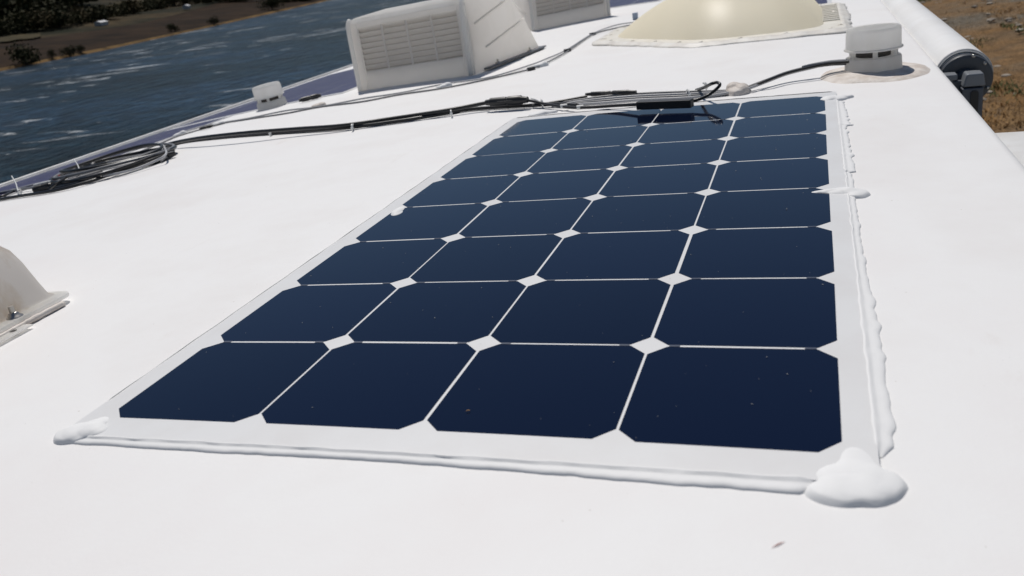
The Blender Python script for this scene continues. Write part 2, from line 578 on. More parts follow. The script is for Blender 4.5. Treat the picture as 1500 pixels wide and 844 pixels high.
# tan field patches on the hillside
TAN = mat('tan_field', (.10, .075, .038), .95, .05)
LK(TAN, ramp(TAN, noise_tex(TAN, .1, 6, .7), [(.35, (.035, .032, .02)), (.62, (.075, .06, .034))]).outputs[0], bsdf(TAN).inputs['Base Color'])
def field(px_poly, lift=.5):
    bm = bmesh.new()
    n = 10
    (a, b, c, d) = px_poly
    rows = []
    for j in range(n + 1):
        r = []
        for i in range(n + 1):
            u, v = i / n, j / n
            x = (a[0] * (1 - u) + b[0] * u) * (1 - v) + (d[0] * (1 - u) + c[0] * u) * v
            y = (a[1] * (1 - u) + b[1] * u) * (1 - v) + (d[1] * (1 - u) + c[1] * u) * v
            y += 1.5 * noise.noise((x * .05, y * .1, 5))
            P = far_point(x, y)
            r.append(bm.verts.new(P + Vector((0, 0, lift))) if P else None)
        rows.append(r)
    for A, B in zip(rows, rows[1:]):
        for k in range(n):
            q = (A[k], A[k + 1], B[k + 1], B[k])
            if all(q): bm.faces.new(q)
    return tag(link_bm('field', bm, TAN, smooth=True), kind='structure')
field([(52, 34), (232, -8), (246, 5), (70, 38)])
field([(0, 64), (60, 56), (60, 50), (0, 56)])
# two small pale buildings by the trees
SHED = mat('pale_shed', (.42, .42, .42), .6)
SHEDR = mat('pale_shed_roof', (.55, .55, .55), .5)
for i, (x, y, lab) in enumerate([(149, 37, 'tiny pale long shed among dark trees on the far bank, left of the bare slope'), (274, 13, 'tiny pale shed beside the dark trees on the far bank, nearer the white roof cover')]):
    P = far_point(x, y)
    if P is None: continue
    sx = (5, 2.6)[i]
    t = thing('shed', lab, 'shed', P, SHDIR, 'pale sheds across the river')
    bm = bmesh.new(); add_box(bm, (0, 0, .55), (sx, 2.4, 1.1)); link_bm('wall', bm, SHED, t)
    bm = bmesh.new()
    a = [bm.verts.new((X, Y, Z)) for X in (-sx / 2 - .2, sx / 2 + .2) for (Y, Z) in ((-1.4, 1.105), (0, 1.7), (1.4, 1.105))]
    bm.faces.new((a[0], a[2], a[1])); bm.faces.new((a[3], a[4], a[5])); bm.faces.new((a[0], a[1], a[4], a[3])); bm.faces.new((a[1], a[2], a[5], a[4])); bm.faces.new((a[0], a[3], a[5], a[2]))
    link_bm('roof', bm, SHEDR, t)

# dry grass tufts and stones on the near ground at right
BLADE = mat('dry_grass_blades', (.18, .12, .06), .9, .1)
LK(BLADE, ramp(BLADE, noise_tex(BLADE, .5, 4, .7), [(.3, (.24, .19, .12)), (.5, (.32, .19, .08)), (.7, (.28, .15, .055))]).outputs[0], bsdf(BLADE).inputs['Base Color'])
GREENB = mat('green_weed', (.085, .10, .04), .9, .1)
def tufts(name, n, px, mat_, hmin, hmax, seed, lab):
    rnd = random.Random(seed)
    bm = bmesh.new()
    for _ in range(n):
        x = rnd.uniform(*px[0]); y = rnd.uniform(*px[1])
        P = on_z(x, y, GZ)
        if P.y > 90 or P.x < 3: continue
        if noise.noise((P.x * .3, P.y * .3, 9)) < rnd.uniform(-.5, .25): continue
        z = ground_z(P.x, P.y)
        for k in range(7):
            a = rnd.uniform(0, 6.28); h = rnd.uniform(hmin, hmax); r = rnd.uniform(.03, .16)
            b = Vector((P.x + rnd.gauss(0, .07), P.y + rnd.gauss(0, .07), z - .02))
            tip = b + Vector((math.cos(a) * r, math.sin(a) * r, h))
            s = Vector((-math.sin(a), math.cos(a), 0)) * .012
            bm.faces.new([bm.verts.new(v) for v in (b - s, b + s, tip)])
    return tag(link_bm(name, bm, mat_, recalc=False), lab, 'grass', None, 'stuff')
tufts('dry_grass', 2600, ((1290, 1640), (-40, 190)), BLADE, .03, .10, 3, 'dry orange brown grass growing on the bare ground beyond the awning')
bm = bmesh.new()
rnd = random.Random(11)
for (x, y, s) in [(1432, 64, 1), (1486, 58, 1.3), (1346, 2, .7), (1480, 132, .9), (1462, 48, .8)]:
    P0 = on_z(x, y, GZ)
    for _ in range(130):
        p = Vector((P0.x + rnd.gauss(0, .30 * s), P0.y + rnd.gauss(0, .4 * s), 0)); p.z = ground_z(p.x, p.y)
        a = rnd.uniform(0, 6.28); h = rnd.uniform(.03, .11)
        tip = p + Vector((math.cos(a) * .08, math.sin(a) * .08, h)); sd_ = Vector((-math.sin(a), math.cos(a), 0)) * .02
        bm.faces.new([bm.verts.new(v) for v in (p - sd_, p + sd_, tip)])
tag(link_bm('green_weeds', bm, GREENB, recalc=False), 'dull green weed patches scattered in the dry grass beyond the awning', 'weeds', None, 'stuff')
STONE = white_dirty('pale_stone', (.34, .30, .25), (.2, .17, .14), .3, .6, 9, .9, .4, .02, 20)
bm = bmesh.new()
for i in range(70):
    x = rnd.uniform(1335, 1500); y = rnd.uniform(0, 165)
    P = on_z(x, y, GZ); P.z = ground_z(P.x, P.y)
    s = rnd.uniform(.03, .11)
    r = bmesh.ops.create_icosphere(bm, subdivisions=1, radius=1)
    for v in r['verts']:
        v.co = Vector((v.co.x * s * 1.3, v.co.y * s, v.co.z * s * .6)) * (1 + .4 * noise.noise(v.co * 2 + Vector((i, 0, 0)))) + P
tag(link_bm('stones', bm, STONE, smooth='auto'), 'small pale stones scattered over the dry ground beyond the awning', 'stones', None, 'stuff')

# ------------------------------------------------------------------ trailer
# trailer axis is turned a little from the panel's
AX = -0.011
def EX(x, y): return x + AX * (y - .5)
XL, XR, Y0, Y1 = -1.47, .692, -2.2, 6.8
trailer = thing('camper_trailer', 'white camper trailer whose flat white membrane roof carries the solar panels and vents', 'camper', (0, 0, 0))
bm = bmesh.new()
nx, ny = 60, 40
xs = [XL + (XR - XL) * i / nx for i in range(nx + 1)]
RAD_E = .014
arc = [(XR + RAD_E * math.sin(a), -RAD_E * (1 - math.cos(a))) for a in [RAD(15 * k) for k in range(1, 7)]] + [(XR + RAD_E, -.045)]
rows = []
for j in range(ny + 1):
    y = Y0 + (Y1 - Y0) * j / ny
    r = [bm.verts.new((EX(x, y), y, zroof(x))) for x in xs]
    r += [bm.verts.new((EX(x, y), y, zroof(XR) + z)) for x, z in arc]
    rows.append(r)
for A, B in zip(rows, rows[1:]):
    for k in range(len(A) - 1):
        bm.faces.new((A[k], A[k + 1], B[k + 1], B[k]))
link_bm('roof', bm, ROOF, trailer, smooth=True)
zl, zr = zroof(XL), zroof(XR)
bm = bmesh.new()
p = [(EX(XL, Y0), Y0), (EX(XR + .012, Y0), Y0), (EX(XR + .012, Y1), Y1), (EX(XL, Y1), Y1)]
bot = [bm.verts.new((x, y, -2.75)) for x, y in p]
top = [bm.verts.new((x, y, z)) for (x, y), z in zip(p, (zl - .012, zr - .046, zr - .046, zl - .012))]
for k in range(4):
    bm.faces.new((bot[k], bot[(k + 1) % 4], top[(k + 1) % 4], top[k]))
bm.faces.new(bot[::-1])
link_bm('side_wall', bm, WALL, trailer)
bm = bmesh.new()   # white trim rail along the left roof edge
for (a, b) in [((XL - .002), zl + .004)]:
    add_tube(bm, [Vector((EX(a, y), y, b)) for y in [Y0 + (Y1 - Y0) * k / 30 for k in range(31)]], .0048, 8)
tag(link_bm('edge_trim', bm, TRIM, trailer, smooth='auto'), 'thin white trim rail along the left roof edge above the river')
# slide-out with white top beside the right roof edge
YS = .862
bm = bmesh.new()
sl = [(EX(XR + .02, -2.0), -2.0), (1.75, -2.0), (1.75, YS - .03), (EX(XR + .02, YS), YS)]
add_prism(bm, sl, -2.3, -.036)
tag(link_bm('slide_out', bm, TRIM, trailer, bevel=.006), 'flat white slide-out top beyond the right roof edge')

# ------------------------------------------------------------------ solar panels
def cell_bm(w, h, c, th):   # eight sided wafer
    bm = bmesh.new()
    a, b = w / 2, h / 2
    poly = [(-a + c, -b), (a - c, -b), (a, -b + c), (a, b - c), (a - c, b), (-a + c, b), (-a, b - c), (-a, -b + c)]
    add_prism(bm, poly, 0, th)
    return bm
P = .127
ZP = .0032      # top of the backing sheet above the roof
def sheet(x0, x1, y0, y1, parent, M=SHEET, org=(0, 0), r=.012):
    bm = bmesh.new()
    n, k = 30, 6
    rows = []
    for j in range(k + 1):
        y = y0 + (y1 - y0) * j / k
        rows.append([(x0 + (x1 - x0) * i / n, y) for i in range(n + 1)])
    top = [[bm.verts.new((x - org[0], y - org[1], zroof(x) + ZP)) for x, y in r_] for r_ in rows]
    bt = [[bm.verts.new((x - org[0], y - org[1], zroof(x) + .0002)) for x, y in r_] for r_ in rows]
    for j in range(k):
        for i in range(n):
            bm.faces.new((top[j][i], top[j][i + 1], top[j + 1][i + 1], top[j + 1][i]))
    loop = lambda g: [g[0][i] for i in range(n)] + [g[j][n] for j in range(k)] + [g[k][i] for i in range(n, 0, -1)] + [g[j][0] for j in range(k, 0, -1)]
    a, b = loop(top), loop(bt)
    for i in range(len(a)):
        bm.faces.new((b[i], b[(i + 1) % len(a)], a[(i + 1) % len(a)], a[i]))
    return link_bm('backing_sheet', bm, M, parent, smooth='auto')

def panel(label, x0, y0, cols, rows, bx, by0, by1, cmat, tabs=True, group='thin flexible solar panels on the roof', seed=0):
    org = (x0, y0)
    t = thing('solar_panel', label, 'solar panel', (x0, y0, 0), 0, group)
    sheet(x0 - bx[0], x0 + cols * P + bx[1], y0 - by0, y0 + rows * P + by1, t, org=org)
    first = None
    rnd = random.Random(seed)
    for i in range(cols):
        for j in range(rows):
            x, y = x0 + (i + .5) * P, y0 + (j + .5) * P
            if first is None:
                o = link_bm('solar_cell', cell_bm(P - .0022, P - .0023, .0122 if tabs else .0015, .00015), cmat, t)
                first = o
            else:
                o = first.copy(); COL.objects.link(o); o.parent = t
            o.location = (x - x0 + rnd.gauss(0, .00025), y - y0 + rnd.gauss(0, .0002), zroof(x) + ZP - .0001)
            o.rotation_euler = (0, -math.atan(slope(x)), rnd.gauss(0, .0012))
    if tabs:
        ft = None
        for i in range(cols):
            for j in range(1, rows):
                for s in (-1, 1):
                    x = x0 + (i + .5) * P + s * .0455
                    if ft is None:
                        bm = bmesh.new(); add_box(bm, (0, 0, 0), (.0075, .0026, .0002)); o = ft = link_bm('contact_tab', bm, CELLE, t)
                    else:
                        o = ft.copy(); COL.objects.link(o); o.parent = t
                    o.location = (x - x0, j * P, zroof(x) + ZP + .0002)
    return t

main = panel('large white bordered solar panel with thirty two dark blue cells, sealed flat in the foreground', 0, 0, 4, 8, (.0195, .0165), .0250, .028, CELL)
main_sheet_x0, main_sheet_x1 = -.0195, .5245
main_y0, main_y1 = -.0250, 1.044

# sealant beads of the main panel (parts; coordinates are the panel's own)
PG = lambda x, y: zroof(x)
def bead(path, out, wf, hf, mat_, parent, label=None, n=160, seed=0):
    """strip of paste along path (panel edge), spreading along 'out'; profile falls from the sheet edge to the roof"""
    bm = bmesh.new()
    prof = [(-.14, .97), (-.06, 1.12), (.05, 1.04), (.18, .74), (.34, .62), (.55, .60), (.75, .52), (.9, .36), (.97, .18), (1.0, -.05)]
    a, b = Vector(path[0]), Vector(path[1])
    o = Vector(out)
    rows = []
    for i in range(n + 1):
        s = i / n
        p = a.lerp(b, s)
        endt = min(1, s * n / 3, (1 - s) * n / 3)
        w = wf(s) * (.25 + .75 * endt) * (1 + .10 * noise.noise((s * 60, seed, 0)) + .18 * noise.noise((s * 17, seed, 4)))
        h = hf(s) * (.12 + .88 * endt ** .5) * (1 + .12 * noise.noise((s * 24, seed, 7)))
        off = .0012 * noise.noise((s * 30, seed, 9))
        r = []
        for k, (u, z) in enumerate(prof):
            q = p + o * (u * w + (off if k < 3 else 0))
            r.append(bm.verts.new((q.x, q.y, zroof(q.x) + max(z * h, -.0005) + .0002)))
        rows.append(r)
    for A, B in zip(rows, rows[1:]):
        for k in range(len(prof) - 1):
            bm.faces.new((A[k], B[k], B[k + 1], A[k + 1]))
    ob = link_bm('sealant_bead', bm, mat_, parent, smooth=True)
    if label: tag(ob, label)
    return ob
ZB = .0044
bead(((main_sheet_x0 + .01, main_y0, 0), (main_sheet_x1 - .03, main_y0, 0)), (0, -1, 0), lambda s: .0052 + .0034 * s + .001 * math.sin(s * 9), lambda s: ZB * (.72 + .12 * s), PASTE, main, 'smooth white sealant bead along the near edge', seed=1)
def rw(s):
    w = .0095 + .004 * math.sin(s * 7 + 1)
    if .60 < s < .66: w *= .35
    if s > .97: w *= .6
    return w
bead(((main_sheet_x1, .004, 0), (main_sheet_x1, .575, 0)), (1, 0, 0), lambda s: .0068 + .0035 * max(0, math.sin(s * 5 + .6)) + .003 * max(0, noise.noise((s * 26, 3, 3))), lambda s: ZB * .72, PASTE, main, 'uneven white sealant bead along the right edge', seed=2)
bead(((main_sheet_x1, .57, 0), (main_sheet_x1, .815, 0)), (1, 0, 0), lambda s: .011 - .003 * s + .003 * noise.noise((s * 14, 1, 3)), lambda s: ZB * .75, PASTE, main, seed=3)
bead(((main_sheet_x1, .805, 0), (main_sheet_x1, .975, 0)), (1, 0, 0), lambda s: .014 - .005 * s + .003 * noise.noise((s * 14, 8, 3)), lambda s: ZB * .75, PASTE, main, seed=4)
bead(((main_sheet_x0, main_y1, 0), (main_sheet_x0, .01, 0)), (-1, 0, 0), lambda s: .003, lambda s: ZB * .75, PASTE, main, seed=5)
bead(((main_sheet_x1, main_y1, 0), (main_sheet_x0, main_y1, 0)), (0, 1, 0), lambda s: .008, lambda s: ZB * .9, PASTE, main, seed=6)
def blob(name, c, lobes, parent, mat_=PASTE, label=None, seed=0, rough=.14, nr=16, na=72):
    bm = bmesh.new()
    add_blob(bm, lobes, c, seed=seed, rough=rough, nr=nr, na=na)
    o = link_bm(name, bm, mat_, parent, smooth=True)
    if label: tag(o, label)
    return o
blob('sealant_blob', (.5165, -.0225, 0), [(-.002, -.001, .021, .017, .0050, -.2), (-.008, -.009, .021, .011, .0050, .05), (-.002, .013, .012, .023, .0046, .1), (.007, .001, .013, .014, .0046, .2), (-.012, .006, .016, .011, .0040, .5)], main, label='thick white sealant blob over the near right corner', seed=2, rough=.10)
blob('sealant_blob', (-.003, -.0165, 0), [(0, 0, .016, .014, .0052, .4), (-.009, -.004, .015, .0125, .0052, .3), (.009, -.001, .012, .009, .0052, .1), (.003, .009, .009, .012, .0045, 0)], main, label='white sealant blob over the near left corner', seed=5)
c = T(1232, 285)
blob('sealant_blob', c, [(0, 0, .018, .009, .0052, 0), (.015, -.003, .013, .014, .0052, .3), (-.016, .002, .018, .005, .0045, .1), (.004, .004, .010, .010, .0050, .4)], main, label='white sealant dab across the right edge midway', seed=8)
c = T(1222, 146)
blob('sealant_blob', c, [(0, 0, .020, .016, .006, .3), (.018, .006, .014, .006, .005, .5), (-.010, -.008, .012, .012, .0055, 0)], main, seed=9)
c = T(584, 312)
blob('sealant_blob', c, [(0, 0, .008, .020, .0055, .1), (.004, -.012, .008, .012, .005, 0)], main, seed=10)
c = T(790, 168)
blob('sealant_blob', c, [(0, 0, .022, .012, .006, .6), (.02, .008, .014, .008, .005, 0)], main, seed=11)
# (blobs were laid out in world space, the panel's origin is at 0,0,0)

# neighbouring panels at the left edge and beyond the skylight
panel('narrow violet solar panel strip along the left roof edge, beyond the coiled cable', -1.4555, .28, 2, 12, (.005, .006), .012, .012, CELLP, tabs=False, seed=2)
panel('wide violet solar panel starting beyond the small vent and running behind the louvred covers', -1.4505, 1.845, 5, 8, (.006, .012), .018, .018, CELLP, tabs=False, seed=3)
panel('blue solar panel just beyond the right rear corner of the yellowed skylight', .022, 2.475, 4, 8, (.012, .012), .020, .018, CELLP, tabs=False, seed=4)
panel('dark solar panel at the top edge of the photo behind the farther louvred cover', -.66, 3.52, 4, 8, (.012, .012), .018, .018, CELLP, tabs=False, seed=6)

# ------------------------------------------------------------------ plumbing vents
def vent(label, loc, rz, R, seed, flange=True, tilt=(0, 0)):
    t = thing('plumbing_vent', label, 'roof vent', loc, rz, 'plumbing vent caps on the roof')
    t.rotation_euler = (tilt[0], tilt[1], rz)
    s = R / .046
    bm = bmesh.new()
    add_lathe(bm, [(0, .0245 * s), (R * .80, .0245 * s), (R * .97, .0235 * s), (R * 1.0, .021 * s), (R * 1.02, .004 * s), (R * 1.05, .0 * s)], 48)
    link_bm('base_ring', bm, VENT, t, smooth='auto')
    bm = bmesh.new()
    add_lathe(bm, [(R * .62, .024 * s), (R * .62, .042 * s)], 32)
    link_bm('stack_pipe', bm, DARK, t, smooth=True)
    bm = bmesh.new()
    add_lathe(bm, [(0, .0375 * s), (R * .8, .0375 * s), (R * .9, .0376 * s), (R * 1.035, .0360 * s), (R * 1.05, .0368 * s), (R * 1.04, .0385 * s), (R * .985, .0395 * s), (R * .97, .067 * s), (R * .95, .0710 * s), (R * .90, .0730 * s), (R * .86, .0722 * s), (R * .5, .0740 * s), (0, .0746 * s)], 56)
    link_bm('cap', bm, VENT, t, smooth='auto', angle=40)
    for k in range(6):
        a = k * math.pi / 3 + .35
        bm = bmesh.new()
        add_box(bm, (math.cos(a) * R * .86, math.sin(a) * R * .86, .0315 * s), (.005 * s, .008 * s, .0138 * s), Matrix.Rotation(a, 3, 'Z'))
        link_bm('post', bm, VENT, t, bevel=.0006)
    return t
RV = Vector((.588, 1.217, zroof(.588)))
v1 = vent('white plumbing vent cap on a wide ring of aged sealant near the right roof edge', RV + Vector((0, 0, .0045)), .2, .0455, 1)
bm = bmesh.new()
add_blob(bm, [(0, -.008, .088, .098, .0058, 0), (.006, .004, .082, .082, .006, .3), (-.012, -.028, .070, .072, .0058, .4)], RV, seed=3, rough=.10, nr=24, na=110)
tag(link_bm('vent_sealant', bm, OLDPASTE, v1, smooth=True), 'wide ring of pinkish aged sealant round the vent base')
bpy.data.objects['vent_sealant'].parent = v1
bpy.context.view_layer.update()
bpy.data.objects['vent_sealant'].matrix_parent_inverse = v1.matrix_world.inverted()
LV = T(394, 160)
LV = Vector((LV.x - .005, LV.y + .03, zroof(LV.x)))
vent('small white plumbing vent cap standing at the left roof edge against the river', LV + Vector((0, 0, -.001)), .6, .044, 2, tilt=(0, -.09))

# ------------------------------------------------------------------ louvred roof covers
def louvred(label, loc, rz, w, d, h, group, ax=None):
    t = thing('louvred_cover', label, 'roof vent cover', loc, rz, group)
    # shell: open at the front; x across, front at y = 0, tapering rear
    tp = .030
    def ring(y, z, x0, x1): return [(x0, y, z), (x1, y, z)]
    bm = bmesh.new()
    nseg = 8
    # side profile (y, z, inset)
    prof = [(0, 0, 0), (.002, h * .93, .006), (.006, h * .98, .012), (.018, h, .018), (d * .40, h * 1.04, .024), (d * .62, h * 1.02, .030), (d * .76, h * .90, .030), (d * .88, h * .55, .020), (d * .97, h * .12, .008), (d, 0, .0)]
    Ls, Rs = [], []
    for y, z, ins in prof:
        Ls.append(bm.verts.new((ins, y, z))); Rs.append(bm.verts.new((w - ins, y, z)))
    for k in range(1, len(prof) - 1):
        bm.faces.new((Ls[k], Rs[k], Rs[k + 1], Ls[k + 1]))
    link_bm('rounded_top', bm, VENT, t, smooth='auto', angle=50)
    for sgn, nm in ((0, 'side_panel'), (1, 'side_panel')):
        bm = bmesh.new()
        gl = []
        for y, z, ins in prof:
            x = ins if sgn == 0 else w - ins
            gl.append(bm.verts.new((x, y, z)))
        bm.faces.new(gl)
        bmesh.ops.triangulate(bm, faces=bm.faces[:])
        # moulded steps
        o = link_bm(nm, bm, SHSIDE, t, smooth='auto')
        bm = bmesh.new()
        xx = (w + .001) if sgn else -.001
        for (y0, z0, y1, z1) in [(d * .14, h * .64, d * .70, h * .86), (d * .22, h * .30, d * .86, h * .52)]:
            xa = xx - (.022 if sgn else -.022) * (z0 / h); xb = xx - (.026 if sgn else -.026) * (z1 / h)
            add_tube(bm, [Vector((xa, y0, z0)), Vector((xb, y1, z1))], .0028, 6)
        link_bm('moulded_rib', bm, SHROUD, t, smooth=True)
    # front frame
    fx0, fx1, fz0, fz1 = w * .085, w * .925, h * .26, h * .86
    bm = bmesh.new()
    for c, s in [((w * .0425, .004, h * .47), (w * .085, .008, h * .94)), ((w * .9625, .004, h * .47), (w * .075, .008, h * .94)),
                 ((w * .505, .005, h * .13), (w * .84, .006, h * .26)), ((w * .505, .005, h * .90), (w * .84, .006, h * .08))]:
        add_box(bm, c, s)
    link_bm('front_frame', bm, SHROUD, t, bevel=.003)
    for x in (w * .012, w * .972):
        bm = bmesh.new()
        add_tube(bm, catmull([(x, -.003, 0), (x + .001, -.004, h * .4), (x + .002, -.003, h * .88), (x + .002, .010, h * .985)], 5), .0065, 8)
        link_bm('corner_bead', bm, VENT, t, smooth=True)
    bm = bmesh.new()
    xm, zm = (fx0 + fx1) / 2, (fz0 + fz1) / 2
    add_box(bm, (xm, .032, zm), (fx1 - fx0 + .006, .004, fz1 - fz0 + .006))
    for sx_ in (fx0 - .0015, fx1 + .0015): add_box(bm, (sx_, .020, zm), (.003, .020, fz1 - fz0 + .006))  # plates on all four sides, added to block sunlight from the slats
    for sz_ in (fz0 - .0015, fz1 + .0015): add_box(bm, (xm, .020, sz_), (fx1 - fx0, .020, .003))
    link_bm('screen_and_light_baffle', bm, DARKSCREEN, t)
    for k in range(8):
        z = fz0 + (k + .62) * (fz1 - fz0) / 8
        bm = bmesh.new()
        add_box(bm, ((fx0 + fx1) / 2, .010, z), (fx1 - fx0, .0018, (fz1 - fz0) / 8 * .98), Matrix.Rotation(RAD(38), 3, 'X'))
        link_bm('slat', bm, SLAT, t)
    for k in range(1, 4):
        x = fx0 + k * (fx1 - fx0) / 4
        bm = bmesh.new(); add_box(bm, (x, .0035, (fz0 + fz1) / 2), (.0042, .004, fz1 - fz0)); link_bm('mullion', bm, SHROUD, t)
    # base flange with screws on the right side
    bm = bmesh.new()
    add_box(bm, (w + .004, d * .56, .006), (.028, d * .86, .004))
    add_box(bm, (w / 2, d + .012, .006), (w + .02, .03, .004))
    link_bm('base_flange', bm, BRKD, t, bevel=.001)
    for y in (d * .30, d * .80):
        bm = bmesh.new()
        add_lathe(bm, [(0, .019), (.003, .019), (.0032, .012), (.0075, .0118), (.0085, .008)], 16, Matrix.Translation((w + .006, y, 0)))
        link_bm('screw', bm, STEEL, t, smooth='auto')
    k_ = ax.z / ax.to_2d().length      # the foot follows the crowned roof, the sides stay upright
    for o in t.children:
        for v in o.data.vertices: v.co.z += k_ * v.co.x
    return t
DARKSCREEN = mat('grey_screen', (.54, .52, .50), .7)
translucent(DARKSCREEN, .5, (.8, .78, .76))
AB = T(527, 134.5); AM = T(696, 110.5)
dv = (AM - AB).to_2d(); wid = dv.length
louvred('near yellowing white louvred roof cover, the larger in view, behind the small left vent', Vector((AB.x, AB.y, zroof(AB.x) + .0015)), math.atan2(dv.y, dv.x), wid, .43, .196, 'louvred covers on the roof', AM - AB)
A2 = T(780, 46.5); A3 = T(880, 26)
dv2 = (A3 - A2).to_2d()
louvred('farther louvred roof cover, partly hidden behind the near yellowing one', Vector((A2.x, A2.y, zroof(A2.x) + .0015)), math.atan2(dv2.y, dv2.x), wid * .86, .40, .196, 'louvred covers on the roof', A3 - A2)

# ------------------------------------------------------------------ skylight
sk = thing('skylight', 'yellowed domed plastic skylight with a five sided flange at the top of the photo', 'skylight', (.25, 2.12, zroof(.25)))
def pent(off):
    base = [(-.105, 2.10), (.208, 1.795), (.560, 1.795), (.560, 2.42), (-.105, 2.42)]
    c = Vector((.27, 2.12))
    out = []
    n = len(base)
    for i in range(n):
        p0, p1, p2 = Vector(base[i - 1]), Vector(base[i]), Vector(base[(i + 1) % n])
        e1, e2 = (p1 - p0).normalized(), (p2 - p1).normalized()
        n1, n2 = Vector((-e1.y, e1.x)), Vector((-e2.y, e2.x))
        b = (n1 + n2).normalized()
        k = off / max(.3, b.dot(n1))
        out.append(p1 + b * k)
    return out
def rounded(poly, r, n=8):
    out = []
    m_ = len(poly)
    for i in range(m_):
        p0, p1, p2 = Vector(poly[i - 1]), Vector(poly[i]), Vector(poly[(i + 1) % m_])
        a = p1 + (p0 - p1).normalized() * r; b = p1 + (p2 - p1).normalized() * r
        for k in range(n + 1):
            t = k / n
            out.append(a * (1 - t) ** 2 + p1 * 2 * t * (1 - t) + b * t * t)
    return out
SO = Vector((.25, 2.12))
bm = bmesh.new()
poly = rounded(pent(0), .03)
add_prism(bm, [tuple(p - SO) for p in poly], .002, .008)
link_bm('flange', bm, DOMEF, sk, bevel=.002)
bm = bmesh.new()
pr = [(0, .0), (.004, .012), (.012, .034), (.024, .058), (.045, .088), (.075, .116), (.11, .138), (.15, .152), (.2, .160), (.26, .163)]
base = rounded(pent(.046), .09)
cen = Vector((.285, 2.16))
rings = []
for i in range(15):
    a = i / 14 * math.pi / 2
    k = 1 - i / 14
    z = .116 * (1 - k ** 2.8)
    # corners round off as the dome rises
    ring_ = []
    for p in base:
        v = (p - cen)
        rr = .27
        circ = v.normalized() * rr
        w_ = min(1, (1 - k) * 1.6) * .8
        q = cen + (v * (1 - w_) + circ * w_) * k - SO
        ring_.append(bm.verts.new((q.x, q.y, .008 + z)))
    rings.append(ring_)
for A_, B_ in zip(rings[:-1], rings[1:-1]):
    for k in range(len(A_)):
        bm.faces.new((A_[k], A_[(k + 1) % len(A_)], B_[(k + 1) % len(A_)], B_[k]))
bm.faces.new(rings[-2])
dm = link_bm('dome', bm, DOME, sk, smooth=True)
ss = dm.modifiers.new('subdiv', 'SUBSURF'); ss.levels = 1; ss.render_levels = 1
# moulded steps on the flange at the right of the dome
for k in range(10):
    y = 1.97 + k * .042 - SO.y
    bm = bmesh.new()
    add_box(bm, (.522 - SO.x, y, .0095), (.060, .014, .004))
    link_bm('flange_rib', bm, DOMEF, sk, bevel=.002)
# screws and lap sealant round the flange
po = rounded(pent(-.004), .03)
bm = bmesh.new()
path = [Vector((p.x - SO.x, p.y - SO.y, .003)) for p in po]
dense = []
for i in range(len(path)):
    a, b = path[i], path[(i + 1) % len(path)]
    k = max(1, int((b - a).length / .012))
    for j in range(k): dense.append(a.lerp(b, j / k))
# flattened lumpy ring
rr0 = []
for i, p in enumerate(dense):
    c_ = Vector((cen.x - SO.x, cen.y - SO.y, 0))
    o_ = (p - c_); o_.z = 0; o_.normalize()
    w_ = .016 + .010 * noise.noise((p.x * 22, p.y * 22, 3)) + .004 * noise.noise((p.x * 70, p.y * 70, 8))
    row = []
    for u, z in [(-.8, .0078), (-.4, .0092), (0, .0072), (.5, .0034), (.92, .0022), (1.0, -.001)]:
        q = p + o_ * (u * w_)
        row.append(bm.verts.new((q.x, q.y, z * (1 + .25 * noise.noise((q.x * 40, q.y * 40, 1))))))
    rr0.append(row)
for i in range(len(rr0)):
    A_, B_ = rr0[i], rr0[(i + 1) % len(rr0)]
    for k in range(5): bm.faces.new((A_[k], B_[k], B_[k + 1], A_[k + 1]))
tag(link_bm('sealant_bead', bm, white_dirty('skylight_sealant', (.74, .72, .67), (.64, .60, .54), .35, .6, 30, .5, .2, .003, 100), sk, smooth=True), 'lumpy off-white sealant round the flange')
for i in range(0, len(dense), 9):
    p = dense[i]; c_ = Vector((cen.x - SO.x, cen.y - SO.y, 0)); o_ = (p - c_); o_.z = 0; o_.normalize()
    q = p - o_ * .022
    bm = bmesh.new(); add_lathe(bm, [(0, .0104), (.004, .0102), (.0055, .0085)], 10, Matrix.Translation((q.x, q.y, 0)))
    link_bm('screw', bm, DOMEF, sk, smooth=True)

# ------------------------------------------------------------------ small cover at the left border
cv = thing('vent_hood', 'white plastic roof hood with a stained side and a bolt at the left border', 'roof vent hood', (-.2660, .2440, zroof(-.266)))
cv.rotation_euler = (0, -math.atan(slope(-.35)), .02)
bm = bmesh.new()
# footprint extends to -x and -y from the far right corner at the origin
hw, hd, hh = .30, .30, .066
fl = rounded([(-hw, -hd), (.0, -hd), (.0, 0), (-hw, 0)], .016)
add_prism(bm, [tuple(p) for p in fl], .006, .0105)
link_bm('flange', bm, VENT, cv, bevel=.0015)
bm = bmesh.new()
lv = []
for (ins_r, ins, z) in [(.014, .006, .0105), (.018, .009, .013), (.022, .012, .028), (.028, .016, .052), (.033, .020, .067), (.039, .026, .0765), (.048, .036, .0825), (.060, .048, .0850), (.075, .06, .0855)]:
    q = rounded([(-hw + ins, -hd + ins), (-ins_r, -hd + ins), (-ins_r, -ins), (-hw + ins, -ins)], .014 + ins * .25, 8)
    lv.append([bm.verts.new((p.x, p.y, z)) for p in q])
for A_, B_ in zip(lv, lv[1:]):
    for k in range(len(A_)): bm.faces.new((A_[k], A_[(k + 1) % len(A_)], B_[(k + 1) % len(A_)], B_[k]))
bm.faces.new(lv[-1])
link_bm('shell', bm, HOOD, cv, smooth='auto', angle=60)
bm = bmesh.new()
add_lathe(bm, [(0, .0225), (.0028, .0225), (.0030, .016), (.0042, .0155), (.0060, .0125), (.0078, .0115), (.0085, .0105)], 20, Matrix.Translation((-.0115, -.070, 0)))
link_bm('wing_bolt', bm, STEEL, cv, smooth='auto')
bm = bmesh.new()
add_box(bm, (.006, -.118, .0035), (.020, .085, .0016))
